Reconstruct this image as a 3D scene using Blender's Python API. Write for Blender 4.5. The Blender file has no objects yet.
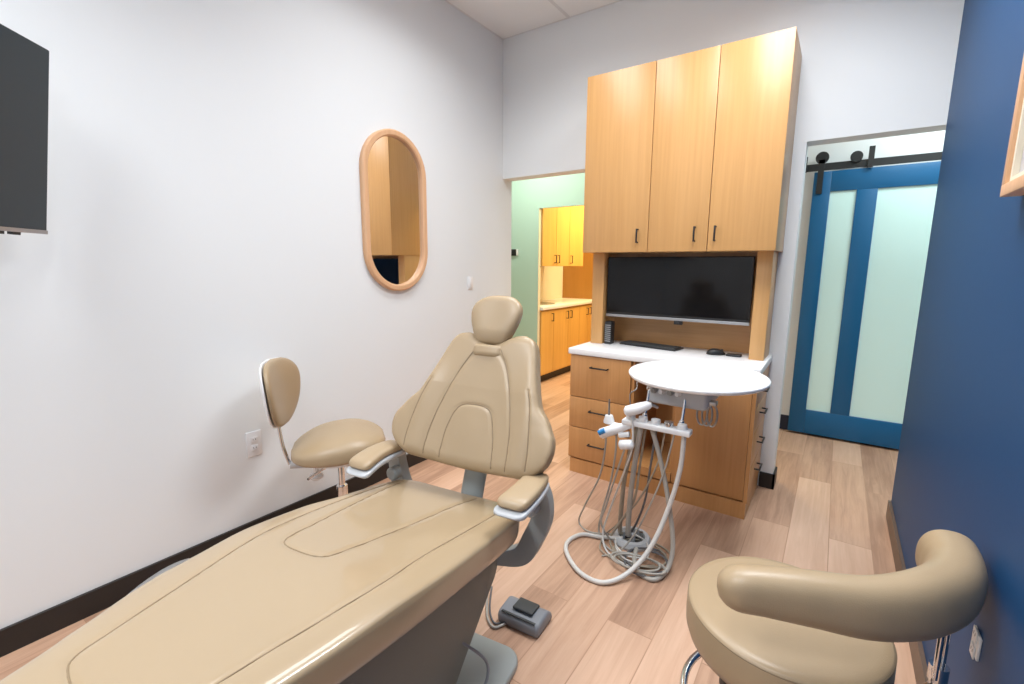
import bpy, bmesh, math, random
from mathutils import Vector as V, Matrix, noise
from mathutils.bvhtree import BVHTree
random.seed(7)
C = bpy.context.scene.collection
R = math.radians
W, H, HD, T = 2.7585, 3.20, 2.133, 0.131      # room width, height, doorway head, wall thickness
XJ = 2.161                                    # left jamb of the right doorway
YF = -5.0                                     # wall behind the viewer
HY = 1.35                                     # far wall of the hallway

# ---------------------------------------------------------------- materials
MATS = {}
def mat(name, col, rough=.5, metal=0, spec=.5, coat=0, coat_r=.1, noise_amt=0, noise_scale=8, bump=0, bump_scale=200, emis=None, es=1, trans=0):
    m = bpy.data.materials.new(name); m.use_nodes = True
    nt = m.node_tree; b = nt.nodes['Principled BSDF']
    b.inputs['Base Color'].default_value = (*col, 1); b.inputs['Roughness'].default_value = rough
    b.inputs['Metallic'].default_value = metal; b.inputs['Specular IOR Level'].default_value = spec
    b.inputs['Coat Weight'].default_value = coat; b.inputs['Coat Roughness'].default_value = coat_r
    b.inputs['Transmission Weight'].default_value = trans
    tc = nt.nodes.new('ShaderNodeTexCoord')
    if noise_amt:
        n = nt.nodes.new('ShaderNodeTexNoise'); n.inputs['Scale'].default_value = noise_scale; n.inputs['Detail'].default_value = 4
        r = nt.nodes.new('ShaderNodeMapRange'); r.inputs['To Min'].default_value = 1-noise_amt; r.inputs['To Max'].default_value = 1+noise_amt
        mx = nt.nodes.new('ShaderNodeVectorMath'); mx.operation = 'SCALE'; mx.inputs[0].default_value = col
        nt.links.new(tc.outputs['Object'], n.inputs['Vector']); nt.links.new(n.outputs['Fac'], r.inputs['Value'])
        nt.links.new(r.outputs['Result'], mx.inputs['Scale']); nt.links.new(mx.outputs[0], b.inputs['Base Color'])
    if bump:
        n = nt.nodes.new('ShaderNodeTexNoise'); n.inputs['Scale'].default_value = bump_scale; n.inputs['Detail'].default_value = 3
        bp = nt.nodes.new('ShaderNodeBump'); bp.inputs['Strength'].default_value = bump; bp.inputs['Distance'].default_value = .002
        nt.links.new(tc.outputs['Object'], n.inputs['Vector']); nt.links.new(n.outputs['Fac'], bp.inputs['Height']); nt.links.new(bp.outputs['Normal'], b.inputs['Normal'])
    if emis:
        b.inputs['Emission Color'].default_value = (*emis, 1); b.inputs['Emission Strength'].default_value = es
    MATS[name] = m
    return m

def oak(name, c1, c2, axis='z', rough=.38):
    m = bpy.data.materials.new(name); m.use_nodes = True; nt = m.node_tree; b = nt.nodes['Principled BSDF']; N = nt.nodes.new; L = nt.links.new
    tc = N('ShaderNodeTexCoord'); mp = N('ShaderNodeMapping')
    mp.inputs['Scale'].default_value = {'z': (55, 55, 1.6), 'x': (1.6, 55, 55)}[axis]
    n1 = N('ShaderNodeTexNoise'); n1.inputs['Scale'].default_value = 1; n1.inputs['Detail'].default_value = 5; n1.inputs['Roughness'].default_value = .65
    mp2 = N('ShaderNodeMapping'); mp2.inputs['Scale'].default_value = {'z': (5, 5, .5), 'x': (.5, 5, 5)}[axis]
    n2 = N('ShaderNodeTexNoise'); n2.inputs['Scale'].default_value = 1; n2.inputs['Detail'].default_value = 2
    ad = N('ShaderNodeMath'); ad.operation = 'MULTIPLY_ADD'; ad.inputs[1].default_value = .6
    ml = N('ShaderNodeMath'); ml.operation = 'MULTIPLY'; ml.inputs[1].default_value = .4
    cr = N('ShaderNodeValToRGB'); cr.color_ramp.elements[0].position = .36; cr.color_ramp.elements[0].color = (*c2, 1)
    cr.color_ramp.elements[1].position = .6; cr.color_ramp.elements[1].color = (*c1, 1)
    L(tc.outputs['Object'], mp.inputs['Vector']); L(mp.outputs[0], n1.inputs['Vector']); L(tc.outputs['Object'], mp2.inputs['Vector']); L(mp2.outputs[0], n2.inputs['Vector'])
    L(n2.outputs['Fac'], ml.inputs[0]); L(n1.outputs['Fac'], ad.inputs[0]); L(ml.outputs[0], ad.inputs[2]); L(ad.outputs[0], cr.inputs['Fac']); L(cr.outputs['Color'], b.inputs['Base Color'])
    b.inputs['Roughness'].default_value = rough
    bp = N('ShaderNodeBump'); bp.inputs['Strength'].default_value = .12; bp.inputs['Distance'].default_value = .001
    L(n1.outputs['Fac'], bp.inputs['Height']); L(bp.outputs['Normal'], b.inputs['Normal'])
    return m

def floor_mat():
    m = bpy.data.materials.new('plank_floor'); m.use_nodes = True; nt = m.node_tree; b = nt.nodes['Principled BSDF']; N = nt.nodes.new; L = nt.links.new
    tc = N('ShaderNodeTexCoord'); mp = N('ShaderNodeMapping'); mp.inputs['Rotation'].default_value = (0, 0, R(90)); mp.inputs['Location'].default_value = (.31, .07, 0)
    br = N('ShaderNodeTexBrick'); br.offset = .37; br.offset_frequency = 2
    br.inputs['Scale'].default_value = 1; br.inputs['Brick Width'].default_value = 1.22; br.inputs['Row Height'].default_value = .182
    br.inputs['Mortar Size'].default_value = .0022; br.inputs['Mortar Smooth'].default_value = .3; br.inputs['Bias'].default_value = 0
    br.inputs['Color1'].default_value = (0, 0, 0, 1); br.inputs['Color2'].default_value = (1, 1, 1, 1); br.inputs['Mortar'].default_value = (.3, .3, .3, 1)
    L(tc.outputs['Object'], mp.inputs['Vector']); L(mp.outputs[0], br.inputs['Vector'])
    # grain along the plank, shifted per plank
    sc = N('ShaderNodeVectorMath'); sc.operation = 'SCALE'; sc.inputs['Scale'].default_value = 23
    L(br.outputs['Color'], sc.inputs[0])
    ad = N('ShaderNodeVectorMath'); ad.operation = 'ADD'; L(tc.outputs['Object'], ad.inputs[0]); L(sc.outputs[0], ad.inputs[1])
    mg = N('ShaderNodeMapping'); mg.inputs['Scale'].default_value = (38, 2.2, 1); L(ad.outputs[0], mg.inputs['Vector'])
    ng = N('ShaderNodeTexNoise'); ng.inputs['Scale'].default_value = 1; ng.inputs['Detail'].default_value = 6; ng.inputs['Roughness'].default_value = .65; ng.inputs['Distortion'].default_value = .6
    L(mg.outputs[0], ng.inputs['Vector'])
    ml = N('ShaderNodeMapping'); ml.inputs['Scale'].default_value = (7, 1.3, 1); L(ad.outputs[0], ml.inputs['Vector'])
    nl = N('ShaderNodeTexNoise'); nl.inputs['Scale'].default_value = 1; nl.inputs['Detail'].default_value = 3; L(ml.outputs[0], nl.inputs['Vector'])
    s1 = N('ShaderNodeMath'); s1.operation = 'MULTIPLY_ADD'; s1.inputs[1].default_value = .42; L(ng.outputs['Fac'], s1.inputs[0])
    s2 = N('ShaderNodeMath'); s2.operation = 'MULTIPLY'; s2.inputs[1].default_value = .32; L(nl.outputs['Fac'], s2.inputs[0]); L(s2.outputs[0], s1.inputs[2])
    s3 = N('ShaderNodeMath'); s3.operation = 'MULTIPLY_ADD'; s3.inputs[1].default_value = .27; L(br.outputs['Color'], s3.inputs[0]); L(s1.outputs[0], s3.inputs[2])
    cr = N('ShaderNodeValToRGB'); e = cr.color_ramp.elements
    e[0].position = .33; e[0].color = (.37, .215, .14, 1); e[1].position = .72; e[1].color = (.68, .46, .33, 1)
    k = cr.color_ramp.elements.new(.5); k.color = (.555, .345, .232, 1)
    L(s3.outputs[0], cr.inputs['Fac'])
    dk = N('ShaderNodeMix'); dk.data_type = 'RGBA'; dk.blend_type = 'MULTIPLY'; dk.inputs['B'].default_value = (.84, .80, .77, 1)
    L(br.outputs['Fac'], dk.inputs['Factor']); L(cr.outputs['Color'], dk.inputs['A']); L(dk.outputs['Result'], b.inputs['Base Color'])
    b.inputs['Roughness'].default_value = .42; b.inputs['Specular IOR Level'].default_value = .4
    bp = N('ShaderNodeBump'); bp.inputs['Strength'].default_value = .15; bp.inputs['Distance'].default_value = .001; L(s1.outputs[0], bp.inputs['Height']); L(bp.outputs['Normal'], b.inputs['Normal'])
    return m

M_wall = mat('white_paint', (.81, .84, .85), .55, bump=.05, bump_scale=90)
M_hallg = mat('green_lit_paint', (.50, .70, .61), .55, bump=.05, bump_scale=90)  # greenish light cast of the hallway, put into the wall colour
M_cream = mat('cream_paint', (.80, .74, .60), .55)
M_blue = mat('navy_blue_paint', (.011, .066, .18), .5, spec=.25, bump=.06, bump_scale=110)
M_ceil = mat('ceiling_tile', (.88, .885, .88), .8, bump=.25, bump_scale=260)
M_grid = mat('ceiling_grid_metal', (.74, .74, .74), .5)
M_black = mat('black_base', (.018, .015, .014), .45)
M_brown = mat('brown_base', (.13, .085, .06), .4)
M_floor = floor_mat()
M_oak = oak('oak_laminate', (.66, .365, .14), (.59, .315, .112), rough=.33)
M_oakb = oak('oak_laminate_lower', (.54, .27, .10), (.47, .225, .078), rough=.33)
M_oakx = oak('oak_crosswise', (.55, .29, .115), (.47, .235, .085), 'x')
M_frame = oak('beech_frame', (.74, .45, .26), (.66, .38, .20), 'z', .45)
M_leather = mat('tan_leather', (.385, .284, .172), .42, spec=.45, coat=.18, coat_r=.25, noise_amt=.03, noise_scale=5, bump=.18, bump_scale=420)
M_vinyl = mat('tan_vinyl_seat', (.375, .278, .168), .36, spec=.5, coat=.7, coat_r=.06, noise_amt=.03, noise_scale=5, bump=.06, bump_scale=60)
M_stitch = mat('tan_piping', (.25, .18, .105), .5)
M_grey = mat('grey_enamel', (.34, .37, .365), .38)
M_dgrey = mat('dark_grey_shell', (.17, .185, .165), .45)
M_lgrey = mat('light_grey_plastic', (.52, .54, .56), .35)
M_slate = mat('slate_plastic', (.23, .245, .27), .45)
M_pad = mat('charcoal_rubber', (.045, .05, .052), .6)
M_white = mat('white_plastic', (.82, .83, .84), .3)
M_top = mat('white_solid_surface', (.86, .86, .86), .28)
M_chrome = mat('chrome', (.72, .73, .75), .14, metal=1)
M_steel = mat('brushed_steel', (.42, .42, .42), .3, metal=1)
M_handle = mat('black_metal', (.012, .012, .013), .4)
M_screen = mat('screen_glass', (.005, .005, .006), .12, spec=.3)
M_tv = mat('television_glass', (.042, .058, .070), .35, spec=.3)
M_bezel = mat('black_plastic', (.012, .012, .013), .45)
M_silver = mat('silver_plastic', (.38, .38, .39), .35, metal=.6)
M_mirror = mat('mirror_glass', (.88, .88, .88), .01, metal=1)
M_hose = mat('grey_hose', (.42, .40, .36), .42)
M_hosew = mat('white_hose', (.66, .65, .62), .38)
M_hoset = mat('tan_hose', (.36, .31, .24), .45)
M_hosed = mat('dark_hose', (.13, .13, .14), .45)
M_bluep = mat('blue_button', (.03, .24, .55), .35)
M_teal = mat('teal_door_paint', (.002, .105, .26), .35)
M_frost = mat('frosted_glass', (.66, .90, .87), .32, spec=.6)
M_navyb = mat('navy_baseboard', (.01, .02, .05), .4)
M_yoak = oak('honey_oak', (.74, .43, .12), (.64, .35, .09))
M_amber = oak('amber_panel', (.42, .20, .045), (.36, .17, .035))
M_print = mat('grey_print', (.52, .50, .52), .3)
M_lamp = mat('lamp_diffuser', (.9, .9, .9), .5, emis=(.96, .98, 1), es=1.2)

# ---------------------------------------------------------------- mesh helpers (all coordinates are world metres)
class MB:
    def __init__(s): s.v = []; s.f = []
    def add(s, vs, fs):
        o = len(s.v); s.v += [V(p) for p in vs]; s.f += [[i+o for i in f] for f in fs]; return s
    def box(s, x0, y0, z0, x1, y1, z1, m=None):
        vs = [V((x, y, z)) for z in (z0, z1) for y in (y0, y1) for x in (x0, x1)]
        if m: vs = [m @ p for p in vs]
        return s.add(vs, [(0, 2, 3, 1), (4, 5, 7, 6), (0, 1, 5, 4), (2, 6, 7, 3), (0, 4, 6, 2), (1, 3, 7, 5)])
    def prism(s, pts, vec):
        n = len(pts); a = [V(p) for p in pts]; b = [p+V(vec) for p in a]
        return s.add(a+b, [list(range(n))[::-1], list(range(n, 2*n))]+[(i, (i+1) % n, n+(i+1) % n, n+i) for i in range(n)])
    def tube(s, pts, r, seg=10, closed=False, flat=1):
        pts = [V(p) for p in pts]; n = len(pts); rs = r if isinstance(r, (list, tuple)) else [r]*n
        up = None; rings = []
        for i, p in enumerate(pts):
            a = pts[(i-1) % n] if (closed or i) else p; b = pts[(i+1) % n] if (closed or i < n-1) else p
            t = (b-a).normalized()
            if up is None:
                up = V((0, 0, 1)) if abs(t.z) < .9 else V((1, 0, 0))
            x = t.cross(up).normalized(); y = x.cross(t).normalized(); up = y
            rings.append([p+(x*math.cos(k*2*math.pi/seg)+y*flat*math.sin(k*2*math.pi/seg))*rs[i] for k in range(seg)])
        fs = []
        for i in range(n if closed else n-1):
            j = (i+1) % n
            fs += [(i*seg+k, i*seg+(k+1) % seg, j*seg+(k+1) % seg, j*seg+k) for k in range(seg)]
        if not closed: fs += [list(range(seg))[::-1], [(n-1)*seg+k for k in range(seg)]]
        return s.add([q for g in rings for q in g], fs)
    def cyl(s, a, b, r, r2=None, seg=28): return s.tube([a, b], [r, r if r2 is None else r2], seg)
    def lathe(s, c, prof, seg=40, axis=None):
        c = V(c); ax = V(axis or (0, 0, 1)).normalized(); x = ax.orthogonal().normalized(); y = ax.cross(x)
        n = len(prof); vs = [c+ax*h+(x*math.cos(k*2*math.pi/seg)+y*math.sin(k*2*math.pi/seg))*max(r, 1e-4) for r, h in prof for k in range(seg)]
        fs = [(i*seg+k, i*seg+(k+1) % seg, (i+1)*seg+(k+1) % seg, (i+1)*seg+k) for i in range(n-1) for k in range(seg)]
        fs += [list(range(seg))[::-1], [(n-1)*seg+k for k in range(seg)]]
        return s.add(vs, fs)
    def mesh(s, name):
        me = bpy.data.meshes.new(name); me.from_pydata([tuple(p) for p in s.v], [], s.f)
        bm = bmesh.new(); bm.from_mesh(me); bmesh.ops.recalc_face_normals(bm, faces=bm.faces); bm.to_mesh(me); bm.free(); return me
    def build(s, name, m, parent=None, bevel=0, smooth=None, seg=2, label=None):
        org = root_of(parent).matrix_world.translation if parent else V((0, 0, 0))
        M = world_of(parent).inverted() if parent else Matrix()
        s.v = [M @ p for p in s.v]
        me = s.mesh(name); me.materials.append(m)
        o = bpy.data.objects.new(name, me); C.objects.link(o); o.parent = parent
        if smooth is not None:
            for p in me.polygons: p.use_smooth = True
            if smooth < 180: me.set_sharp_from_angle(angle=R(smooth))
        if bevel:
            bv = o.modifiers.new('edge', 'BEVEL'); bv.width = bevel; bv.segments = seg; bv.limit_method = 'ANGLE'; bv.angle_limit = R(40)
            for p in me.polygons: p.use_smooth = True
            me.set_sharp_from_angle(angle=R(35)) if seg < 2 else None
        if label: o['label'] = label
        return o
def root_of(o):
    while o.parent: o = o.parent
    return o
def world_of(o):
    r = root_of(o); return Matrix.Translation(r.location) @ r.rotation_euler.to_matrix().to_4x4()
def thing(name, label, cat, loc=(0, 0, 0), rz=0, group=None):
    o = bpy.data.objects.new(name, None); o.empty_display_size = .05; C.objects.link(o); o.location = loc; o.rotation_euler = (0, 0, rz)
    return tag(o, label, cat, group)
def tag(o, label, cat, group=None):
    o['label'] = label; o['category'] = cat
    if group: o['group'] = group
    return o
def struct(o): o['kind'] = 'structure'; return o
def rebase(o, loc):
    """move a one-mesh thing's origin to its base"""
    d = V(loc)
    for v in o.data.vertices: v.co -= d
    o.location = d; return o
def smooth_path(pts, n=8, closed=False):
    pts = [V(p) for p in pts]; out = []; N = len(pts)
    g = lambda i: pts[i % N] if closed else pts[max(0, min(N-1, i))]
    for i in range(N if closed else N-1):
        p0, p1, p2, p3 = g(i-1), g(i), g(i+1), g(i+2)
        for k in range(n):
            t = k/n; out.append(.5*((2*p1)+(p2-p0)*t+(2*p0-5*p1+4*p2-p3)*t*t+(3*p1-p0-3*p2+p3)*t*t*t))
    if not closed: out.append(pts[-1])
    return out
def interp(tab, x):
    if x <= tab[0][0]: return tab[0][1]
    for i in range(len(tab)-1):
        (a, p), (b, q) = tab[i], tab[i+1]
        if x <= b:
            t = (x-a)/(b-a); p0 = tab[i-1][1] if i else p; q1 = tab[i+2][1] if i+2 < len(tab) else q
            m0 = (q-p0)/2 if i else (q-p); m1 = (q1-p)/2 if i+2 < len(tab) else (q-p)
            return (2*t**3-3*t*t+1)*p+(t**3-2*t*t+t)*m0+(-2*t**3+3*t*t)*q+(t**3-t*t)*m1
    return tab[-1][1]
def sp(c, p): return math.copysign(abs(c)**p, c)
def loft(rows, nseg=72, power=.55):
    """rows: (centre, udir, ndir, half width, thickness above, thickness below)"""
    b = MB(); vs = []; fs = []
    for c, u, n, hw, ta, tb in rows:
        for k in range(nseg):
            a = 2*math.pi*k/nseg; cx = math.cos(a); sz = math.copysign(max(0, 1-abs(cx)**(2/power))**(power/2), math.sin(a))
            vs.append(V(c)+V(u)*hw*cx+V(n)*(ta if sz > 0 else tb)*sz)
    n = len(rows)
    for i in range(n-1): fs += [(i*nseg+k, i*nseg+(k+1) % nseg, (i+1)*nseg+(k+1) % nseg, (i+1)*nseg+k) for k in range(nseg)]
    fs += [list(range(nseg))[::-1], [(n-1)*nseg+k for k in range(nseg)]]
    return b.add(vs, fs)
def snap(pts, bvh, n, lift=0, n_dir=None):
    out = []
    for p in pts:
        h = bvh.ray_cast(V(p)+V(n)*.25, -V(n))
        if h[0] is not None: out.append(h[0]+V(n)*lift)
    return out
def bvh_of(b): return BVHTree.FromPolygons([tuple(p) for p in b.v], b.f)

from mathutils.kdtree import KDTree
def groove_tree(paths):
    pts = []
    for path in paths:
        q = smooth_path([(u, v, 0) for u, v in path], 30); pts += q
    k = KDTree(len(pts))
    for i, p in enumerate(pts): k.insert(p, i)
    k.balance(); return k
def groove(tree, u, v, depth=.0032, width=.0055):
    d = tree.find((u, v, 0))[2]; return depth*math.exp(-(d/width)**2)-depth*.12*math.exp(-((d-.02)/.014)**2)

# ---------------------------------------------------------------- the room
def wallbox(name, *a, m=M_wall, **k): return struct(MB().box(*a).build(name, m, **k))
wallbox('floor', -3.2, YF-.1, -.08, 5.2, 4.6, 0, m=M_floor)
wallbox('wall_left', -.13, YF, 0, 0, T, H)
wallbox('wall_right', W, YF, 0, W+.13, 0, H, m=M_blue)
b = MB().box(0, 0, HD, W+.13, T, H).box(.94, 0, 0, XJ, T, HD)
struct(b.build('wall_back', M_wall))
wallbox('wall_front', -.13, YF-.12, 0, W+.13, YF, H)
# suspended ceiling: tiles between a flat metal grid
b = MB(); g = MB()
xs = [0-.0, .596, 1.206, 1.816, 2.426, W]; ys = [0, -.72, -1.94, -3.16, -4.38, YF]
LIGHTS = [(3, 1), (1, 3), (3, 3), (1, 1)]       # lamp tile cells (ix, iy); the last is added to light the left wall
for i in range(5):
    for j in range(5):
        if (i, j) in LIGHTS or (i+1, j) in [(2, 9)]: continue
        b.box(xs[i]+.008, ys[j+1]+.008, H, xs[i+1]-.008, ys[j]-.008, H+.02)
b.box(-.1, YF, H+.03, W+.1, 0, H+.1)
struct(b.build('ceiling', M_ceil))
for x in xs: g.box(x-.012, YF, H-.002, x+.012, 0, H+.012)
for y in ys: g.box(0, y-.012, H-.001, W, y+.012, H+.011)
struct(g.build('trim_1', M_grid))
for k, (i, j) in enumerate(LIGHTS):
    x0, x1, y0, y1 = xs[i]+.012, xs[i+1]-.012, ys[j+1]+.012, ys[j]-.012
    t = thing('ceiling_light', ['recessed white ceiling lamp panel in front of the cabinets', 'recessed white ceiling lamp panel above the television side', 'recessed white ceiling lamp panel farthest back along the navy wall', 'added unseen ceiling lamp panel nearest the oval mirror'][k], 'ceiling light', ((x0+x1)/2, (y0+y1)/2, H))
    f = MB()
    for a in ((x0, y0, x1, y0+.03), (x0, y1-.03, x1, y1), (x0, y0, x0+.03, y1), (x1-.03, y0, x1, y1)): f.box(a[0], a[1], H-.004, a[2], a[3], H+.03)
    f.build('lamp_frame', M_white, t)
    MB().box(x0+.03, y0+.03, H+.004, x1-.03, y1-.03, H+.012).build('diffuser', M_lamp, t)
# baseboards
wallbox('baseboard_left', 0, YF, 0, .014, T, .10, m=M_black)
wallbox('baseboard_right', W-.014, YF, 0, W, .002, .10, m=M_brown)
b = MB().box(2.085, -.012, 0, XJ+.012, 0, .10).box(XJ, -.012, 0, XJ+.012, T+.012, .10).box(.94, T, 0, XJ+.012, T+.012, .10)
struct(b.build('baseboard_back', M_black))
# hallway beyond the two openings
HC = 2.75
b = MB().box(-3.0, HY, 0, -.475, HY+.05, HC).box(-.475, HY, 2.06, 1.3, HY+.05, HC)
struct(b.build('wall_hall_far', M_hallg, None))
wallbox('wall_hall_door_side', 1.3, HY, 0, 5.0, HY+.05, HC)
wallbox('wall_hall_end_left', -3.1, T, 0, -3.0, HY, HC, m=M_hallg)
wallbox('wall_hall_end_right', 5.0, -.1, 0, 5.1, HY, HC)
wallbox('wall_hall_near_left', -3.0, T-.12, 0, -.13, T, HC)
wallbox('wall_hall_near_right', W+.13, 0-.12, 0, 5.0, 0, HC)
wallbox('ceiling_hall', -3.1, T, HC, 5.1, HY+.12, HC+.05, m=M_ceil)
b = MB().box(-3.0, HY-.012, 0, -.458, HY, .10).box(-.467, HY-.012, 0, -.458, HY+.05, .10)
struct(b.build('baseboard_hall', M_black))
struct(MB().box(1.3, HY-.014, 0, 5.0, HY, .13).build('baseboard_door_side', M_navyb))
struct(MB().box(-.4745, HY+.004, 0, -.468, HY+.05, 2.0595).build('trim_2', M_cream))
# kitchenette room shell
KX, KY = -1.05, 3.9
wallbox('wall_kitchen_left', KX-.1, HY+.05, 0, KX, KY, 2.6, m=M_cream)
wallbox('wall_kitchen_back', KX-.1, KY, 0, 2.4, KY+.1, 2.6, m=M_cream)
wallbox('wall_kitchen_right', 2.3, HY+.05, 0, 2.4, KY, 2.6, m=M_cream)
wallbox('ceiling_kitchen', KX-.1, HY+.05, 2.6, 2.4, KY+.1, 2.65, m=M_ceil)

# ---------------------------------------------------------------- cabinets
def pull(parent, p, axis, out, length=.09):
    """black bar pull: bar with two posts; p centre on the door face"""
    a, o, p = V(axis), V(out), V(p); b = MB()
    e1, e2 = p-a*length/2, p+a*length/2; k = .028
    for e in (e1, e2):
        m = e+o*k/2; s = a*.004+V((abs(o.x), abs(o.y), abs(o.z)))*(k/2+.004)+(V((1, 1, 1))-V((abs(a.x), abs(a.y), abs(a.z)))-V((abs(o.x), abs(o.y), abs(o.z))))*.004
        b.box(*(m-s), *(m+s))
    m = p+o*k; s = a*(length/2+.004)+(V((1, 1, 1))-V((abs(a.x), abs(a.y), abs(a.z))))*.0045
    b.box(*(m-s), *(m+s))
    return b.build('handle', M_handle, parent, bevel=.0015)

# upper cabinet: three tall doors
UX0, UX1, UZ0, UZ1, UD = .957, 2.095, 1.509, 2.601, .403
t = thing('upper_cabinet', 'tall oak wall cabinet with three doors above the desk monitor', 'wall cabinet', ((UX0+UX1)/2, 0, UZ0))
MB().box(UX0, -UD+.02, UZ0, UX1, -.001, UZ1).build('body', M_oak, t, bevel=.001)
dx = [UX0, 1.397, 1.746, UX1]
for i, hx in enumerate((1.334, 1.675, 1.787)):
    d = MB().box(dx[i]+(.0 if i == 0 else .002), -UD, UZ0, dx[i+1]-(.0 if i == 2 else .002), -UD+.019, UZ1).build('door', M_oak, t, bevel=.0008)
    pull(d, (hx, -UD, 1.606), (0, 0, 1), (0, -1, 0), .078)
# niche that carries the upper cabinet
PY = -.25
t = thing('monitor_niche', 'oak side posts and back panel framing the desk monitor', 'cabinet', (1.52, 0, .876))
for x0, x1 in ((.965, 1.05), (1.992, 2.072)):
    MB().box(x0, PY, .876, x1, -.002, UZ0).build('side_panel', M_oak, t, bevel=.001)
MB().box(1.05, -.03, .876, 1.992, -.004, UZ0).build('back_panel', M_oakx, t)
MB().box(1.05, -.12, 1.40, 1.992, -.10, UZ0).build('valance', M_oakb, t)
# base cabinet
BX0, BX1, BD = .952, 2.084, .524
t = thing('base_cabinet', 'oak base cabinet with three drawers left of an open bay', 'base cabinet', (1.51, 0, 0))
b = MB().box(BX0, -BD+.02, .10, BX0+.018, 0, .835).box(1.375, -BD+.02, .10, 1.393, 0, .835).box(1.64, -BD+.02, .10, 1.658, 0, .835).box(BX1-.02-.018, -BD+.02, .10, BX1-.02, 0, .835)
b.box(BX0, -.02, .10, BX1-.02, 0, .835).box(BX0, -BD+.02, .10, BX1-.02, 0, .118).box(1.375, -BD, .112, 1.655, 0, .165)
b.box(BX1-.02, -BD+.0, .10, BX1, -BD+.028, .835)
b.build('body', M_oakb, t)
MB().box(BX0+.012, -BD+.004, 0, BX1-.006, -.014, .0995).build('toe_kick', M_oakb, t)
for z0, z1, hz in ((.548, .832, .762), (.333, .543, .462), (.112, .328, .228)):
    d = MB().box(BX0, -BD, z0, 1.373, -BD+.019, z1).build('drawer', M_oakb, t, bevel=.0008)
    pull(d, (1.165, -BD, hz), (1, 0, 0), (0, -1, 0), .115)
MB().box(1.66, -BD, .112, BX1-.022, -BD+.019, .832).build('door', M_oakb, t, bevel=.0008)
for z0, z1, hz in ((.655, .832, .715), (.50, .65, .585), (.305, .495, .405), (.112, .30, .235)):
    d = MB().box(BX1-.02, -BD+.032, z0, BX1, -.03, z1).build('drawer', M_oakb, t, bevel=.0008)
    pull(d, (BX1, -.27, hz), (0, 1, 0), (1, 0, 0), .10)
o = MB().box(.936, -.532, .836, 2.093, -.0005, .8755).build('countertop', M_top, None, bevel=.003)
tag(rebase(o, (1.5, -.26, .836)), 'white slab countertop on the oak base cabinet', 'countertop')
# monitor
MY = -.20
t = thing('desktop_monitor', 'wide black desktop monitor in the oak niche above the white counter', 'monitor', (1.53, MY+.03, .8755))
MB().box(1.06, MY-.012, 1.085, 1.975, MY+.018, 1.482).build('housing', M_bezel, t, bevel=.004)
MB().box(1.067, MY-.0145, 1.105, 1.968, MY-.0125, 1.476).build('screen', M_screen, t)
MB().box(1.06, MY-.018, 1.072, 1.975, MY+.016, 1.090).build('bottom_strip', M_silver, t, bevel=.002, label='silver strip')
b = MB().box(1.48, MY+.0185, 1.22, 1.57, MY+.05, 1.31).box(1.50, MY+.04, 1.23, 1.55, -.031, 1.30)
b.build('wall_bracket', M_bezel, t)
b = MB().box(1.535, MY-.02, 1.048, 1.585, MY+.01, 1.071).lathe((1.56, MY-.021, 1.058), [(.008, 0), (.008, .004), (.005, .006)], 20, (0, -1, 0))
b.build('sensor_bar', M_bezel, t)
# keyboard
KM = Matrix.Translation((1.37, -.155, .8765)) @ Matrix.Rotation(R(-9), 4, 'Z')
t = thing('keyboard', 'flat black keyboard lying on the white counter under the monitor', 'keyboard', (1.37, -.155, .8757))
MB().box(-.205, -.066, 0, .205, .066, .012, KM).build('case', M_bezel, t, bevel=.003)
b = MB()
for r in range(5):
    n = 15; x = -.195
    for k in range(n):
        w = .0248
        if r == 4:
            if k in (4, 5, 6, 7, 8): continue
        b.box(x+.001, .052-r*.0235-.0205, .012, x+w-.0018, .052-r*.0235, .0165, KM); x += .026
        if r == 4 and k == 3: b.box(x+.001, .052-r*.0235-.0205, .012, x+.13-.0018, .052-r*.0235, .0165, KM); x += .13
b.build('keys', M_pad, t)
# mouse
mm = Matrix.Translation((1.80, -.20, .8757)) @ Matrix.Rotation(R(25), 4, 'Z')
t = thing('computer_mouse', 'black computer mouse on the white counter beside the right oak post', 'mouse', (1.80, -.20, .8757))
rows = []
for i in range(15):
    s = i/14*2-1; k = math.sqrt(max(0, 1-abs(s)**2.6))
    rows.append((mm @ V((s*.058, 0, .004)), mm.to_3x3() @ V((0, 1, 0)), V((0, 0, 1)), .032*k+.001, (.034*(1-.25*(s+.2)**2))*k+.001, .003*k+.0005))
loft(rows, 32, .8).build('shell', M_bezel, t, smooth=180)
MB().tube([mm @ V((.03, 0, .034)), mm @ V((.042, 0, .029))], .004, 10).build('scroll_wheel', M_pad, t)
o = MB().box(1.86, -.22, .8757, 1.945, -.16, .888).build('remote_fob', M_bezel, None, bevel=.004)
tag(rebase(o, (1.9, -.19, .8757)), 'small flat black gadget on the counter right of the mouse', 'gadget')
# docking stand left of keyboard
t = thing('vented_speaker', 'small upright black speaker with ribbed front left of the keyboard', 'speaker', (1.085, -.20, .8757))
MB().box(1.062, -.235, .8757, 1.112, -.17, 1.035).build('body', M_bezel, t, bevel=.004)
b = MB()
for k in range(9): b.box(1.066, -.238, .895+k*.014, 1.108, -.2352, .901+k*.014)
b.build('ribs', M_silver, t)

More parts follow.
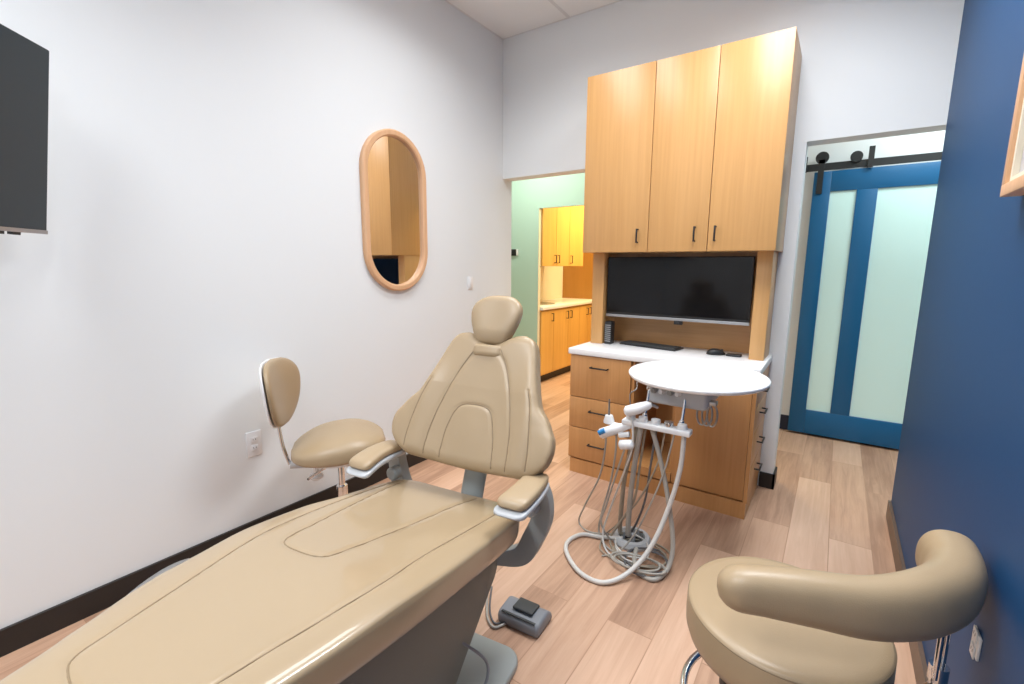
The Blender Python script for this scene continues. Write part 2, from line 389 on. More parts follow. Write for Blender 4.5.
# ---------------------------------------------------------------- kitchenette units seen through the left opening
t = thing('kitchen_base_cabinet', 'honey oak base cabinet row in the yellow lit kitchenette', 'base cabinet', (-.75, 2.5, 0))
MB().box(KX+.002, 1.405, .10, -.47, 3.0, .90).build('body', M_yoak, t)
MB().box(KX+.002, 1.405, 0, -.52, 3.0, .0995).build('toe_kick', M_black, t)
ye = [1.405, 1.70, 2.08, 2.40, 2.66, 3.0]
for i, right in enumerate((1, 1, 0, 1, 0)):
    d = MB().box(-.469, ye[i]+.003, .12, -.45, ye[i+1]-.003, .88).build('door', M_yoak, t)
    yy = ye[i+1]-.05 if right else ye[i]+.05
    pull(d, (-.45, yy, .80), (0, 0, 1), (1, 0, 0), .09)
o = MB().box(KX+.002, 1.402, .901, -.43, 3.0, .94).build('kitchen_countertop', M_top, None, bevel=.003)
tag(rebase(o, (-.74, 2.5, .901)), 'cream white countertop on the kitchenette cabinets', 'countertop')
b = MB().lathe((-.72, 1.85, .9405), [(.17, 0), (.175, .004), (.16, .006), (.15, .002)], 36)
tag(rebase(b.build('sink_rim', M_steel, None, smooth=40), (-.72, 1.85, .9405)), 'round steel sink rim set in the kitchenette counter', 'sink')
t = thing('kitchen_wall_cabinet', 'honey oak wall cabinet with black pulls in the kitchenette', 'wall cabinet', (-.7, 2.0, 1.42))
MB().box(KX+.002, 1.405, 1.415, -.47, 2.46, 2.2).build('body', M_yoak, t)
yu = [1.405, 1.725, 2.06, 2.46]
for i in range(3):
    d = MB().box(-.469, yu[i]+.003, 1.418, -.45, yu[i+1]-.003, 2.197).build('door', M_yoak, t)
    yy = yu[i+1]-.04 if i == 0 else yu[i]+.04
    pull(d, (-.45, yy, 1.50), (0, 0, 1), (1, 0, 0), .09)
o = MB().box(KX+.002, 3.002, .0, .6, 3.04, 2.2).build('tall_side_panel', M_amber, None)
tag(rebase(o, (-.2, 3.02, 0)), 'amber wood panel standing behind the kitchenette counter', 'panel')

# ---------------------------------------------------------------- sliding barn door in the hallway
DY = 1.27
t = thing('sliding_barn_door', 'teal blue sliding barn door with frosted glass panels in the hallway', 'barn door', (2.65, DY, 0))
x0, x1, z0, z1 = 2.147, 3.10, .02, 2.165
MB().box(x0, DY, z0, x0+.118, DY+.04, z1).build('stile', M_teal, t, bevel=.002)
MB().box(x1-.145, DY, z0, x1, DY+.04, z1).build('stile', M_teal, t, bevel=.002)
MB().box(2.435, DY, .225, 2.565, DY+.04, z1-.155).build('stile', M_teal, t, bevel=.002)
MB().box(x0+.118, DY, z1-.155, x1-.145, DY+.04, z1).build('rail', M_teal, t, bevel=.002)
MB().box(x0+.118, DY, z0, x1-.145, DY+.04, .225).build('rail', M_teal, t, bevel=.002)
MB().box(x0+.118, DY+.014, .225, 2.435, DY+.026, z1-.155).build('glass_panel', M_frost, t)
MB().box(2.565, DY+.014, .225, x1-.145, DY+.026, z1-.155).build('glass_panel', M_frost, t)
for hx in (2.19, 3.03):
    b = MB().box(hx-.02, DY-.012, z1-.17, hx+.02, DY-.001, z1+.09).lathe((hx, DY-.012, z1+.105), [(.045, 0), (.045, .022), (.02, .024), (.02, .03)], 28, (0, 1, 0))
    b.build('hanger_wheel', M_handle, t)
t = thing('barn_door_track', 'black steel rail carrying the sliding barn door', 'track', (2.6, HY, z1+.03))
b = MB().box(2.06, HY-.085, z1+.008, 4.1, HY-.075, z1+.062)
b.build('rail_bar', M_handle, t)
for sx in (2.12, 2.5, 2.95, 3.4):
    MB().cyl((sx, HY-.0755, z1+.04), (sx, HY-.001, z1+.04), .012, seg=14).build('spacer', M_handle, t)
for sx in (2.075, 2.50):
    MB().box(sx-.018, HY-.105, z1+.0, sx+.018, HY-.086, z1+(.15 if sx > 2.2 else .12)).build('stop', M_handle, t)
MB().lathe((2.41, HY-.11, z1+.085), [(.04, 0), (.04, .02), (.015, .022)], 26, (0, 1, 0)).build('roller', M_handle, t)

# ---------------------------------------------------------------- wall fittings
def plate(name, label, cat, c, n, w=.07, h=.115, kind='switch'):
    c, n = V(c), V(n); u = V((0, 0, 1)).cross(n)
    t = thing(name, label, cat, c)
    def bx(uu, zz, hw, hh, d0, d1):
        a = c+u*(uu-hw)+V((0, 0, zz-hh))+n*d0; e = c+u*(uu+hw)+V((0, 0, zz+hh))+n*d1
        return MB().box(min(a.x, e.x), min(a.y, e.y), a.z, max(a.x, e.x), max(a.y, e.y), e.z)
    bx(0, 0, w/2, h/2, 0, .006).build('cover_plate', M_white, t, bevel=.002)
    if kind == 'switch': bx(0, 0, .017, .034, .006, .010).build('rocker', M_white, t, bevel=.001)
    else:
        for zz in (.022, -.022):
            f = bx(0, zz, .017, .015, .006, .009).build('socket', M_white, t, bevel=.001)
            s = MB()
            for uu in (-.006, .006):
                q = bx(uu, zz+.002, .0012, .004, .0088, .0093); s.add(q.v, q.f)
            s.build('slot', M_handle, f)
    return t
plate('light_switch', 'small white light switch right of the oval mirror', 'light switch', (0, -.437, 1.282), (1, 0, 0), .06, .10)
plate('wall_outlet', 'white double outlet on the white wall behind the rear stool', 'outlet', (0, -2.175, .51), (1, 0, 0), .075, .13, 'outlet')
plate('wall_outlet', 'white outlet on the navy blue wall behind the armrest stool', 'outlet', (W, -1.80, .505), (-1, 0, 0), .06, .06, 'outlet')
t = thing('thermostat', 'black and white thermostat on the green-lit hallway wall', 'thermostat', (-.81, HY, 1.575))
MB().box(-.87, HY-.022, 1.535, -.775, HY, 1.61).build('body', M_bezel, t, bevel=.004)
MB().box(-.77, HY-.018, 1.535, -.745, HY, 1.61).build('side_cover', M_white, t, bevel=.003)

# oval mirror
def stadium(cy, cz, hw, hh, n=20):
    p = []
    for k in range(n+1): a = math.pi*k/n; p.append((cy+hw*math.cos(a), cz+hh-hw+hw*math.sin(a)))
    for k in range(n+1): a = math.pi+math.pi*k/n; p.append((cy+hw*math.cos(a), cz-hh+hw+hw*math.sin(a)))
    return p
t = thing('oval_mirror', 'oval wall mirror with a pale wooden frame', 'mirror', (0, -1.185, 1.25))
cy, cz = -1.182, 1.752
out, inn = stadium(cy, cz, .262, .50), stadium(cy, cz, .222, .46)
n = len(out); b = MB(); vs = []
for (pts, x) in ((out, .001), (out, .026), (stadium(cy, cz, .254, .492), .034), (stadium(cy, cz, .230, .468), .034), (inn, .028), (inn, .008), (inn, .001)):
    vs += [(x, y, z) for y, z in pts]
fs = [(r*n+k, r*n+(k+1) % n, (r+1)*n+(k+1) % n, (r+1)*n+k) for r in range(6) for k in range(n)]+[(6*n+k, 6*n+(k+1) % n, (k+1) % n, k) for k in range(n)]
b.add(vs, fs).build('frame', M_frame, t, smooth=30)
MB().prism([(.004, y, z) for y, z in stadium(cy, cz, .2215, .4595)], (.006, 0, 0)).build('glass', M_mirror, t)

# framed print on the blue wall
t = thing('framed_print', 'pale wood box frame with a grey print on the navy wall', 'picture frame', (W, -1.9, 1.605))
y0, y1, z0, z1 = -2.30, -1.512, 1.605, 2.60
b = MB(); fw = .03
for a in ((y0, z0, y1, z0+fw), (y0, z1-fw, y1, z1), (y0, z0+fw, y0+fw, z1-fw), (y1-fw, z0+fw, y1, z1-fw)): b.box(W-.042, a[0], a[1], W-.001, a[2], a[3])
b.build('frame', M_frame, t, bevel=.0015)
b = MB(); q = .014
for a in ((y0+fw, z0+fw, y1-fw, z0+fw+q), (y0+fw, z1-fw-q, y1-fw, z1-fw), (y0+fw, z0+fw+q, y0+fw+q, z1-fw-q), (y1-fw-q, z0+fw+q, y1-fw, z1-fw-q)): b.box(W-.034, a[0], a[1], W-.02, a[2], a[3])
b.build('inner_rim', M_cream, t)
MB().box(W-.022, y0+fw, z0+fw, W-.015, y1-fw, z1-fw).build('print', M_print, t)

# wall television on a swing arm, turned towards the patient chair
t = thing('wall_television', 'dark flat television angled off the white wall on a swing arm', 'television', (0, -3.3, 1.8))
sw, tl = R(44), R(8.5)
n = V((math.cos(sw)*math.cos(tl), math.sin(sw)*math.cos(tl), -math.sin(tl))); hd = V((math.sin(sw), -math.cos(sw), 0)); up = hd.cross(n)*-1
if up.z < 0: up = -up
B = V((.10, -2.851, 1.523)); TW, TH = .98, .60
fr = lambda u, v, w: B+hd*u+up*v+n*w
def obox(u0, v0, w0, u1, v1, w1, fr=fr):
    vs = [fr(u, v, w) for w in (w0, w1) for v in (v0, v1) for u in (u0, u1)]
    return MB().add(vs, [(0, 2, 3, 1), (4, 5, 7, 6), (0, 1, 5, 4), (2, 6, 7, 3), (0, 4, 6, 2), (1, 3, 7, 5)])
obox(0, 0, -.035, TW, TH, 0).build('housing', M_bezel, t, bevel=.004)
obox(.004, .010, .0002, TW-.004, TH-.004, .0015).build('screen', M_tv, t)
obox(0, -.004, -.02, TW, .009, .003).build('bottom_strip', M_silver, t, label='silver bottom strip')
c = fr(TW/2, TH/2, -.04)
q = obox(TW/2-.1, TH/2-.1, -.055, TW/2+.1, TH/2+.1, -.0355); q.build('mount_plate', M_handle, t)
b = MB().tube([c-n*.01, c+V((-.10, -.20, 0)), V((.02, c.y+.1, c.z))], .02, 12).box(.0005, c.y, c.z-.15, .02, c.y+.2, c.z+.15)
b.build('swing_arm', M_handle, t)
for k in (.10, .16):
    q = obox(k, -.014, -.02, k+.03, -.004, -.004); q.build('bottom_port', M_bezel, t)

# ---------------------------------------------------------------- patient chair
A8 = R(8); SO = V((1.284, -2.098, .60)); S_u = V((math.cos(A8), math.sin(A8), 0)); tl8 = R(8)
S_v = V((math.sin(A8)*math.cos(tl8), -math.cos(A8)*math.cos(tl8), math.sin(tl8))); S_n = V((0, 0, 1))-S_v*math.sin(tl8); S_n.normalize()
FW = V((math.sin(A8), -math.cos(A8), 0))      # horizontal, towards the toes
sf = lambda u, v, w=0: SO+S_u*u+S_v*v+S_n*w
t = thing('dental_chair', 'tan leather dental patient chair with headrest and grey base', 'dental chair', (1.36, -2.6, 0), A8)
Ltab = [(-.03, -.225), (.0, -.25), (.09, -.277), (.27, -.300), (.38, -.322), (.56, -.312), (.76, -.272), (.86, -.245), (1.03, -.168), (1.14, -.118), (1.3, -.08), (1.5, -.06)]
Rtab = [(-.03, .26), (.0, .29), (.05, .305), (.3, .305), (.6, .298), (.9, .275), (1.2, .255), (1.5, .22)]
rows = []; v0, v1 = -.035, 1.5
vals = [v0+(v1-v0)*i/280 for i in range(281)]
vals = sorted(set(vals+[v0+.001, v0+.004, v0+.008, v1-.001, v1-.004]))
for v in vals:
    e = min(1, (v-v0)/.05, (v1-v)/.12); e = max(e, 0); k = (1-(1-e)**2.4)**(1/2.4)
    l, r = interp(Ltab, v), interp(Rtab, v); c = (l+r)/2; hw = (r-l)/2
    k2 = .86+.14*k if v > .7 else .93+.07*k
    ta = .036*k+.0005; tb = (.11-.02*max(0, v-.3))*k+.0005
    rows.append((sf(c, v, -.034), S_u, S_n, hw*k2, ta, tb))
seat = loft(rows, 200, .5)
SEAT_SEAMS = [[(.238, -.01), (.241, .03), (.228, .22), (.212, .44), (.218, .6), (.206, .745), (.196, .874), (.192, .97), (.185, 1.06), (.15, 1.10), (.05, 1.095), (-.03, 1.078), (-.066, 1.055), (-.09, .995), (-.129, .883), (-.19, .70), (-.235, .5), (-.245, .3), (-.235, .1), (-.215, 0)],
              [(.120, .01), (.095, .08), (.080, .148), (.052, .333), (.034, .514), (.018, .592), (-.055, .610), (-.132, .592), (-.160, .48), (-.185, .30), (-.20, .12), (-.20, .02)]]
gt = groove_tree(SEAT_SEAMS)
# gentle sag of the sitting area
for i, p in enumerate(seat.v):
    d = p-SO; u, v, w = d.dot(S_u), d.dot(S_v), d.dot(S_n)
    if w > -.02: seat.v[i] = p-S_n*(.012*math.exp(-((u/.16)**2+((v-.25)/.25)**2)))+S_n*(.006*math.exp(-((v-.62)/.12)**2))-S_n*groove(gt, u, v)
bv = bvh_of(seat)
so = seat.build('seat', M_vinyl, t, smooth=180)
def piping(path, frame, bvh, n, parent, r=.0020, lift=-.0002, name='piping', mat_=None):
    pts = [frame(u, v) for u, v in path]; pts = smooth_path(pts, 10); pts = snap(pts, bvh, n, lift)
    if len(pts) > 3: MB().tube(pts, r, 8).build(name, mat_ or M_stitch, parent, smooth=180)
for pth in SEAT_SEAMS: piping(pth, sf, bv, S_n, so)
# backrest
r64 = R(64); BO = V((1.350, -2.052, .7589)); B_u = S_u; B_v = V((-math.sin(A8)*math.cos(r64), math.cos(A8)*math.cos(r64), math.sin(r64))); B_n = B_u.cross(B_v)
if B_n.y > 0: B_n = -B_n
bf = lambda u, v, w=0: BO+B_u*u+B_v*v+B_n*w
Wt = [(-.068, .235), (-.055, .265), (-.04, .288), (-.02, .307), (0, .320), (.04, .329), (.08, .324), (.11, .306), (.14, .287), (.18, .252), (.23, .230), (.30, .208), (.36, .192), (.40, .178), (.425, .160), (.445, .12)]
def wing(u, v): return .045*(abs(u)/.33)**2.2+.012
rows = []; v0, v1 = -.068, .445; N = 170
for i in range(N+1):
    v = v0+(v1-v0)*i/N
    e = max(0, min(1, (v-v0)/.045, (v1-v)/.045)); k = (1-(1-e)**2.3)**(1/2.3)
    rows.append((bf(.006*v/.4, v, 0), B_u, B_n, interp(Wt, v), .036*k+.0005, .062*k+.0005))
back = loft(rows, 200, .5)
BACK_SEAMS = []
for s in (-1, 1):
    BACK_SEAMS += [[(s*.052+.004, .372), (s*.078+.004, .33), (s*.108+.004, .265), (s*.136+.004, .18), (s*.158+.004, .09), (s*.168+.004, .01), (s*.170+.004, -.05)],
                   [(s*.205, .23), (s*.222, .18), (s*.238, .10), (s*.248, .02), (s*.250, -.035)]]
BACK_SEAMS.append([(-.100, -.05), (-.098, .03), (-.088, .09), (-.068, .135), (-.04, .153), (.005, .157), (.045, .153), (.072, .135), (.090, .09), (.106, .03), (.116, -.05)])
gb = groove_tree(BACK_SEAMS)
def bdef(p):
    d = p-BO; u, v, w = d.dot(B_u), d.dot(B_v), d.dot(B_n)
    top = max(0, min(1, (v-.22)/.2)); nv = v-.048*top*math.exp(-(u/.075)**2)
    bot = max(0, min(1, (.05-v)/.1)); nv += .010*bot*math.cos(min(1, abs(u)/.3)*math.pi)*-1*.5
    dw = wing(u, v)*(1-.5*top)
    # padded bolsters either side of the centre panel
    if w > 0: dw += -groove(gb, u, v)+.011*math.exp(-((abs(u)-.21)/.045)**2)*(1-.6*top)+.006*math.exp(-((u/.06)**2+((v-.05)/.1)**2))
    return bf(u, nv, w+dw)
back.v = [bdef(p) for p in back.v]
bv = bvh_of(back)
bo = back.build('backrest', M_leather, t, smooth=180)
for pth in BACK_SEAMS: piping(pth, bf, bv, B_n, bo)
# seat back spine shell and post to the seat
b = MB(); rows = []
for i in range(31):
    v = -.05+.42*i/30; e = max(0, min(1, i/4, (30-i)/5)); k = (1-(1-e)**2)**.5
    rows.append((bf(0, v, -.06), B_u, B_n, interp(Wt, v)*.72*(.8+.2*k), .02*k+.001, .028*k+.001))
loft(rows, 48, .5).build('back_shell', M_grey, t, smooth=180)
b = MB().tube([bf(-.01, .08, -.075), bf(.0, -.08, -.07), sf(.05, -.055, -.12), sf(.05, .05, -.16)], .045, 16, flat=.35)
b.build('back_bracket', M_grey, t, smooth=50)
# headrest
rows = []; v0, v1 = .392, .594
Wh = [(.392, .050), (.41, .066), (.44, .083), (.48, .099), (.52, .106), (.55, .098), (.57, .080), (.585, .056), (.594, .02)]
for i in range(41):
    v = v0+(v1-v0)*i/40; e = max(0, min(1, (v-v0)/.06, (v1-v)/.04)); k = (1-(1-e)**2.2)**(1/2.2)
    rows.append((bf(-.006+.03*(v-.39), v, .028), B_u, B_n, interp(Wh, v), .036*k+.001, .042*k+.001))
hd_ = loft(rows, 64, .78)
def hdef(p):
    d = p-BO; u, v, w = d.dot(B_u), d.dot(B_v), d.dot(B_n); return bf(u, v, w+.02*(abs(u)/.11)**2-.010)
hd_.v = [hdef(p) for p in hd_.v]; hd_.build('headrest', M_leather, t, smooth=180)
rows = []
for i in range(15):
    v = .345+.05*i/14; e = max(0, min(1, i/5, (14-i)/4)); k = (1-(1-e)**2)**.5
    rows.append((bf(-.004, v-.006, .034), B_u, B_n, .060*(.7+.3*k), .02*k+.001, .02*k+.001))
loft(rows, 40, .7).build('neck_pad', M_leather, t, smooth=180)
MB().tube([bf(.0, .30, -.05), bf(0, .42, -.055), bf(0, .50, -.02)], .03, 14, flat=.3).build('headrest_bracket', M_steel, t, smooth=50)
MB().tube([bf(-.05, .40, -.012), bf(.085, .405, -.012)], .007, 12).build('headrest_pivot', M_steel, t, smooth=50)
# armrests
for s in (-1, 1):
    ac = sf(0, 0)-V((0, 0, .6)); base = V((SO.x, SO.y, 0))
    P = lambda u, f, z: base+S_u*u+FW*f+V((0, 0, z))
    rows = []; f0, f1 = -.03, .205
    for i in range(31):
        f = f0+(f1-f0)*i/30; e = max(0, min(1, (f-f0)/.05, (f1-f)/.035)); k = (1-(1-e)**2.2)**(1/2.2)
        z = .728-.012*((f-.06)/.15)**2; hw = .040+.010*((f-f0)/(f1-f0)); uu = s*(.338+.012*math.sin((f-f0)/(f1-f0)*math.pi))+(.085 if s < 0 else .008)
        rows.append((P(uu, f, z), S_u, V((0, 0, 1)), hw*(.5+.5*k), .018*k+.001, .014*k+.001))
    ar = loft(rows, 40, .6).build('armrest_pad', M_leather, t, smooth=180)
    rows = []
    for i in range(31):
        f = f0+.0+(f1+.012-f0)*i/30; e = max(0, min(1, (f-f0)/.04, (f1+.012-f)/.03)); k = (1-(1-e)**2.2)**(1/2.2)
        z = .706-.012*((f-.06)/.15)**2; hw = .043+.010*((f-f0)/(f1-f0)); uu = s*(.338+.012*math.sin((f-f0)/(f1-f0)*math.pi))+(.085 if s < 0 else .008)
        rows.append((P(uu, f, z), S_u, V((0, 0, 1)), hw*(.5+.5*k), .009*k+.001, .012*k+.001))
    loft(rows, 40, .45).build('armrest_plate', M_lgrey, ar, smooth=180)
    # curved support, a thick flat C of enamelled metal
    o_ = .085 if s < 0 else 0
    path = smooth_path([P(s*.345+o_, -.02, .70), P(s*.358+o_, -.035, .64), P(s*.352+o_, -.045, .56), P(s*.322+o_, -.045, .48), P(s*.28, -.04, .405), P(s*.20, -.02, .385), P(s*.10, .02, .39)], 8)
    m = len(path); vs = []; fs = []
    for i, p in enumerate(path):
        a = path[max(0, i-1)]; c_ = path[min(m-1, i+1)]; tt = (c_-a).normalized(); nn = tt.cross(FW).normalized()
        w = .022+.014*math.sin(math.pi*i/(m-1)); d = .022
        for q in ((-w, -d), (w, -d), (w, d), (-w, d)): vs.append(p+nn*q[0]+FW*q[1])
    for i in range(m-1): fs += [(i*4+k, i*4+(k+1) % 4, i*4+4+(k+1) % 4, i*4+4+k) for k in range(4)]
    fs += [(3, 2, 1, 0), ((m-1)*4, (m-1)*4+1, (m-1)*4+2, (m-1)*4+3)]
    MB().add(vs, fs).build('armrest_support', M_grey, t, bevel=.007, seg=3)
    MB().lathe(P(s*.335+o_, .0, .62), [(.026, 0), (.026, .03), (.02, .036)], 24, FW).build('armrest_knob', M_grey, ar, smooth=40)
# under-seat shell, lift arm and floor plate
P0 = V((SO.x, SO.y, 0)); P = lambda u, f, z: P0+S_u*u+FW*f+V((0, 0, z))
prof = [(.00, .44), (-.03, .435), (-.035, .40), (.01, .32), (.215, .15), (.35, .032), (.85, .032), (1.0, .20), (1.15, .58), (.9, .60), (.5, .545), (.2, .50)]
MB().prism([P(-.19, f, z) for f, z in prof], S_u*.39).build('lift_arm_cover', M_dgrey, t, bevel=.014, seg=3)
vs = []
prof = [(-.02, .44), (.2, .47), (.6, .525), (1.0, .585), (1.30, .64), (1.30, .60), (.6, .47), (.1, .42)]
MB().prism([P(-.17, f, z+.01) for f, z in prof], S_u*.34).build('seat_pan', M_dgrey, t, bevel=.006)
pts = []
for (u, f, r) in ((-.28, -.02, .07), (.30, -.02, .07), (.30, 1.05, .07), (-.28, 1.05, .07)):
    a0 = {(-1, -1): 180, (1, -1): 270, (1, 1): 0, (-1, 1): 90}[(1 if u > 0 else -1, 1 if f > .5 else -1)]
    for k in range(7): a = R(a0+90*k/6); pts.append((u-math.copysign(r, u)+r*math.cos(a), f-(r if f > .5 else -r)+r*math.sin(a)))
MB().prism([P(u, f, 0) for u, f in pts], (0, 0, .03)).build('floor_plate', M_grey, t, bevel=.008, seg=3)
# left toe guard edge (clear grey shell that peeks out beyond the cushion)
path = smooth_path([sf(-.335, .72, -.05), sf(-.318, .78, -.05), sf(-.278, .87, -.055), sf(-.232, .95, -.06)], 8)
MB().tube(path, [.004+.012*math.sin(math.pi*i/(len(path)-1)) for i in range(len(path))], 12, flat=.6).build('side_rail', M_steel, t, smooth=60)
MB().tube([sf(-.30, .82, -.062), sf(-.16, .82, -.085)], .010, 10).tube([sf(-.255, .90, -.065), sf(-.15, .90, -.085)], .010, 10).build('rail_bracket', M_steel, t, smooth=60)
b = MB().tube(smooth_path([P(.19, .24, .24), P(.25, .17, .13), P(.255, .20, .06), P(.19, .25, .036)], 8), .005, 8)
b.build('cable', M_slate, t, smooth=180)

# foot control
t = thing('foot_pedal', 'slate grey foot control on the wood floor beside the chair', 'foot pedal', (1.47, -1.87, 0))
fm = Matrix.Translation((1.478, -1.880, 0)) @ Matrix.Rotation(R(4), 4, 'Z')
prof = [(-.062, 0), (-.066, .035), (-.055, .055), (.03, .062), (.068, .030), (.07, 0)]
MB().prism([fm @ V((-.092, y, z)) for y, z in prof], fm.to_3x3() @ V((.184, 0, 0))).build('housing', M_slate, t, bevel=.012, seg=3)
pm = fm @ Matrix.Translation((.005, .0, .060)) @ Matrix.Rotation(R(-2), 4, 'X')
MB().box(-.045, -.032, 0, .045, .036, .012, pm).build('pedal_pad', M_pad, t, bevel=.005, seg=3)
MB().box(-.075, -.058, .053, .075, -.048, .0575, fm).build('slot', M_pad, t, bevel=.001)
MB().tube(smooth_path([(1.43, -1.94, .010), (1.405, -1.985, .008), (1.355, -1.965, .008), (1.30, -1.90, .008), (1.24, -1.82, .008)], 8), .005, 8).build('cord', M_hose, t, smooth=180)
MB().tube(smooth_path([(1.42, -1.93, .010), (1.395, -1.965, .006), (1.35, -1.94, .006), (1.305, -1.885, .006), (1.25, -1.80, .006)], 8), .004, 8).build('cord', M_hosed, t, smooth=180)

# ---------------------------------------------------------------- stools
def star_base(t, c, r, legs=5, a0=0, m=M_chrome):
    b = MB().lathe((c[0], c[1], .075), [(.03, 0), (.042, .005), (.042, .04), (.03, .055)], 28); b.build('hub', m, t, smooth=40)
    for k in range(legs):
        a = a0+2*math.pi*k/legs; d = V((math.cos(a), math.sin(a), 0)); cc = V((c[0], c[1], 0))
        MB().tube([cc+d*.03+V((0, 0, .10)), cc+d*(r*.6)+V((0, 0, .088)), cc+d*r+V((0, 0, .075))], [.017, .014, .011], 12).build('leg', m, t, smooth=60)
        s = V((-d.y, d.x, 0)); w = MB()
        for q in (-1, 1): w.lathe(cc+d*r+s*(q*.006)+V((0, 0, .026)), [(.02, 0), (.026, .002), (.026, .012), (.02, .014)], 24, s*q)
        w.cyl(cc+d*r+V((0, 0, .02)), cc+d*r+V((0, 0, .075)), .008, seg=12)
        w.build('caster', M_bezel, t, smooth=40)
def column(t, c, z0, z1, m=M_chrome):
    MB().lathe((c[0], c[1], z0), [(.027, 0), (.027, (z1-z0)*.55), (.024, (z1-z0)*.56)], 28).build('outer_column', m, t, smooth=40)
    MB().cyl((c[0], c[1], z0+(z1-z0)*.5), (c[0], c[1], z1), .016).build('gas_lift', m, t, smooth=40)

# rear stool: contoured seat and small backrest
SC = V((.395, -1.945, 0))
t = thing('operator_stool', 'tan wheeled stool with backrest standing against the white wall', 'stool', SC)
bd = V((-.165, -.225, 0)).normalized(); sd = V((-bd.y, bd.x, 0))      # towards its backrest
rows = []; N = 44
for i in range(N+1):
    s = -1+2*i/N; k = (1-abs(s)**2.5)**(1/2.5); f = -s*.225
    rows.append((SC+bd*f+V((0, 0, .515+.012*max(0, s))), sd, V((0, 0, 1)), (.222)*k*(1-.04*s)+.001, (.035+.062*(1-((s-.15)*.9)**2))*k**.8+.001, .032*k**.6+.001))
b = loft(rows, 72, .62)
b.build('seat', M_leather, t, smooth=180)
MB().lathe((SC.x, SC.y, .470), [(.12, 0), (.19, .008), (.195, .02)], 48).build('seat_pan', M_white, t, smooth=40)
column(t, SC, .12, .45)
star_base(t, SC, .25, a0=.3)
# stem, hinge and backrest
pb = SC+bd*.20+V((0, 0, .45))
MB().tube([SC+bd*.05+V((0, 0, .44)), SC+bd*.16+V((0, 0, .44)), pb+bd*.03], [.02, .02, .024], 14).build('back_arm', M_lgrey, t, smooth=50)
top = SC+bd*.275+V((0, 0, .70))
MB().tube(smooth_path([pb+bd*.035, pb+bd*.06+V((0, 0, .10)), top], 6), .009, 12).build('back_stem', M_chrome, t, smooth=60)
bc = SC+bd*.262+V((-.012, 0, .812)); fd = Matrix.Rotation(R(-14), 3, 'Z') @ -bd; bn = (fd*math.cos(R(6))+V((0, 0, 1))*math.sin(R(6))).normalized(); bu = V((-fd.y, fd.x, 0)); bvv = bn.cross(bu).normalized()
if bvv.z < 0: bvv = -bvv
def oval_pad(c, u, v, n, hw, hh, ta, tb, curve=0, egg=.12, nn=36, power=.8):
    rows = []
    for i in range(nn+1):
        s = -1+2*i/nn; k = (1-abs(s)**2.3)**(1/2.3); w = hw*k*(1+egg*s)+.0008
        rows.append((c+v*hh*s, u, n, w, ta*k**.7+.0008, tb*k**.7+.0008))
    b = loft(rows, 56, power)
    if curve: b.v = [p+n*curve*((p-c).dot(u)/hw)**2 for p in b.v]
    return b
oval_pad(bc, bu, bvv, bn, .18, .165, .034, .012, .040, .20).build('backrest', M_leather, t, smooth=180)
oval_pad(bc-bn*.014, bu, bvv, bn, .182, .167, .006, .022, .040, .20).build('backrest_shell', M_white, t, smooth=180, label='white plastic shell')
b = MB().tube([SC+V((0, 0, .44)), SC+V((.02, -.12, .435)), SC+V((.03, -.20, .42))], .006, 10); b.build('lever', M_chrome, t, smooth=60)
b = MB().tube([SC+V((0, 0, .44)), SC+bd*.10-sd*.03+V((0, 0, .43))], .03, 14).lathe(SC+bd*.12-sd*.02+V((0, 0, .345)), [(.022, 0), (.035, .012), (.035, .02), (.015, .035), (.015, .08)], 28)
b.build('tilt_knob', M_white, t, smooth=40)

# near stool: round seat with a curved body support
SC = V((2.352, -1.962, 0)); SR = .238; ZT = .517
t = thing('assistant_stool', 'round tan stool with curved bolster armrest by the navy wall', 'stool', SC)
b = MB().lathe((SC.x, SC.y, ZT-.105), [(SR-.03, -.012), (SR-.008, -.004), (SR, .02), (SR+.001, .05), (SR, .092), (SR-.002, .100), (SR-.008, .1045), (SR-.03, .107), (SR*.5, .108), (.001, .108)], 96)
sb = bvh_of(b); sob = b.build('seat', M_leather, t, smooth=180)
MB().tube([(SC.x+(SR-.002)*math.cos(a*math.pi/48), SC.y+(SR-.002)*math.sin(a*math.pi/48), ZT-.008) for a in range(96)], .0022, 8, closed=True).build('piping', M_stitch, sob, smooth=180)
MB().lathe((SC.x, SC.y, ZT-.135), [(.10, 0), (.19, .012), (.20, .0295)], 48).build('seat_pan', M_bezel, t, smooth=40)
column(t, SC, .12, ZT-.135)
star_base(t, SC, .25, a0=.9)
ring = [(SC.x+.231*math.cos(a*math.pi/40), SC.y+.231*math.sin(a*math.pi/40), .20) for a in range(80)]
b = MB().tube(ring, .011, 12, closed=True)
for k in range(4):
    a = .5+k*math.pi/2; b.tube([(SC.x+.02*math.cos(a), SC.y+.02*math.sin(a), .205), (SC.x+.231*math.cos(a), SC.y+.231*math.sin(a), .20)], .006, 8)
b.build('foot_ring', M_chrome, t, smooth=60)
path = smooth_path([(2.226, -2.222, .692), (2.31, -2.187, .695), (2.41, -2.15, .695), (2.51, -2.105, .69), (2.595, -2.035, .69), (2.655, -1.945, .685), (2.682, -1.87, .685), (2.688, -1.81, .685), (2.687, -1.77, .685), (2.684, -1.735, .685)], 10)
m = len(path); L_ = [0]
for i in range(1, m): L_.append(L_[-1]+(path[i]-path[i-1]).length)
rows = []
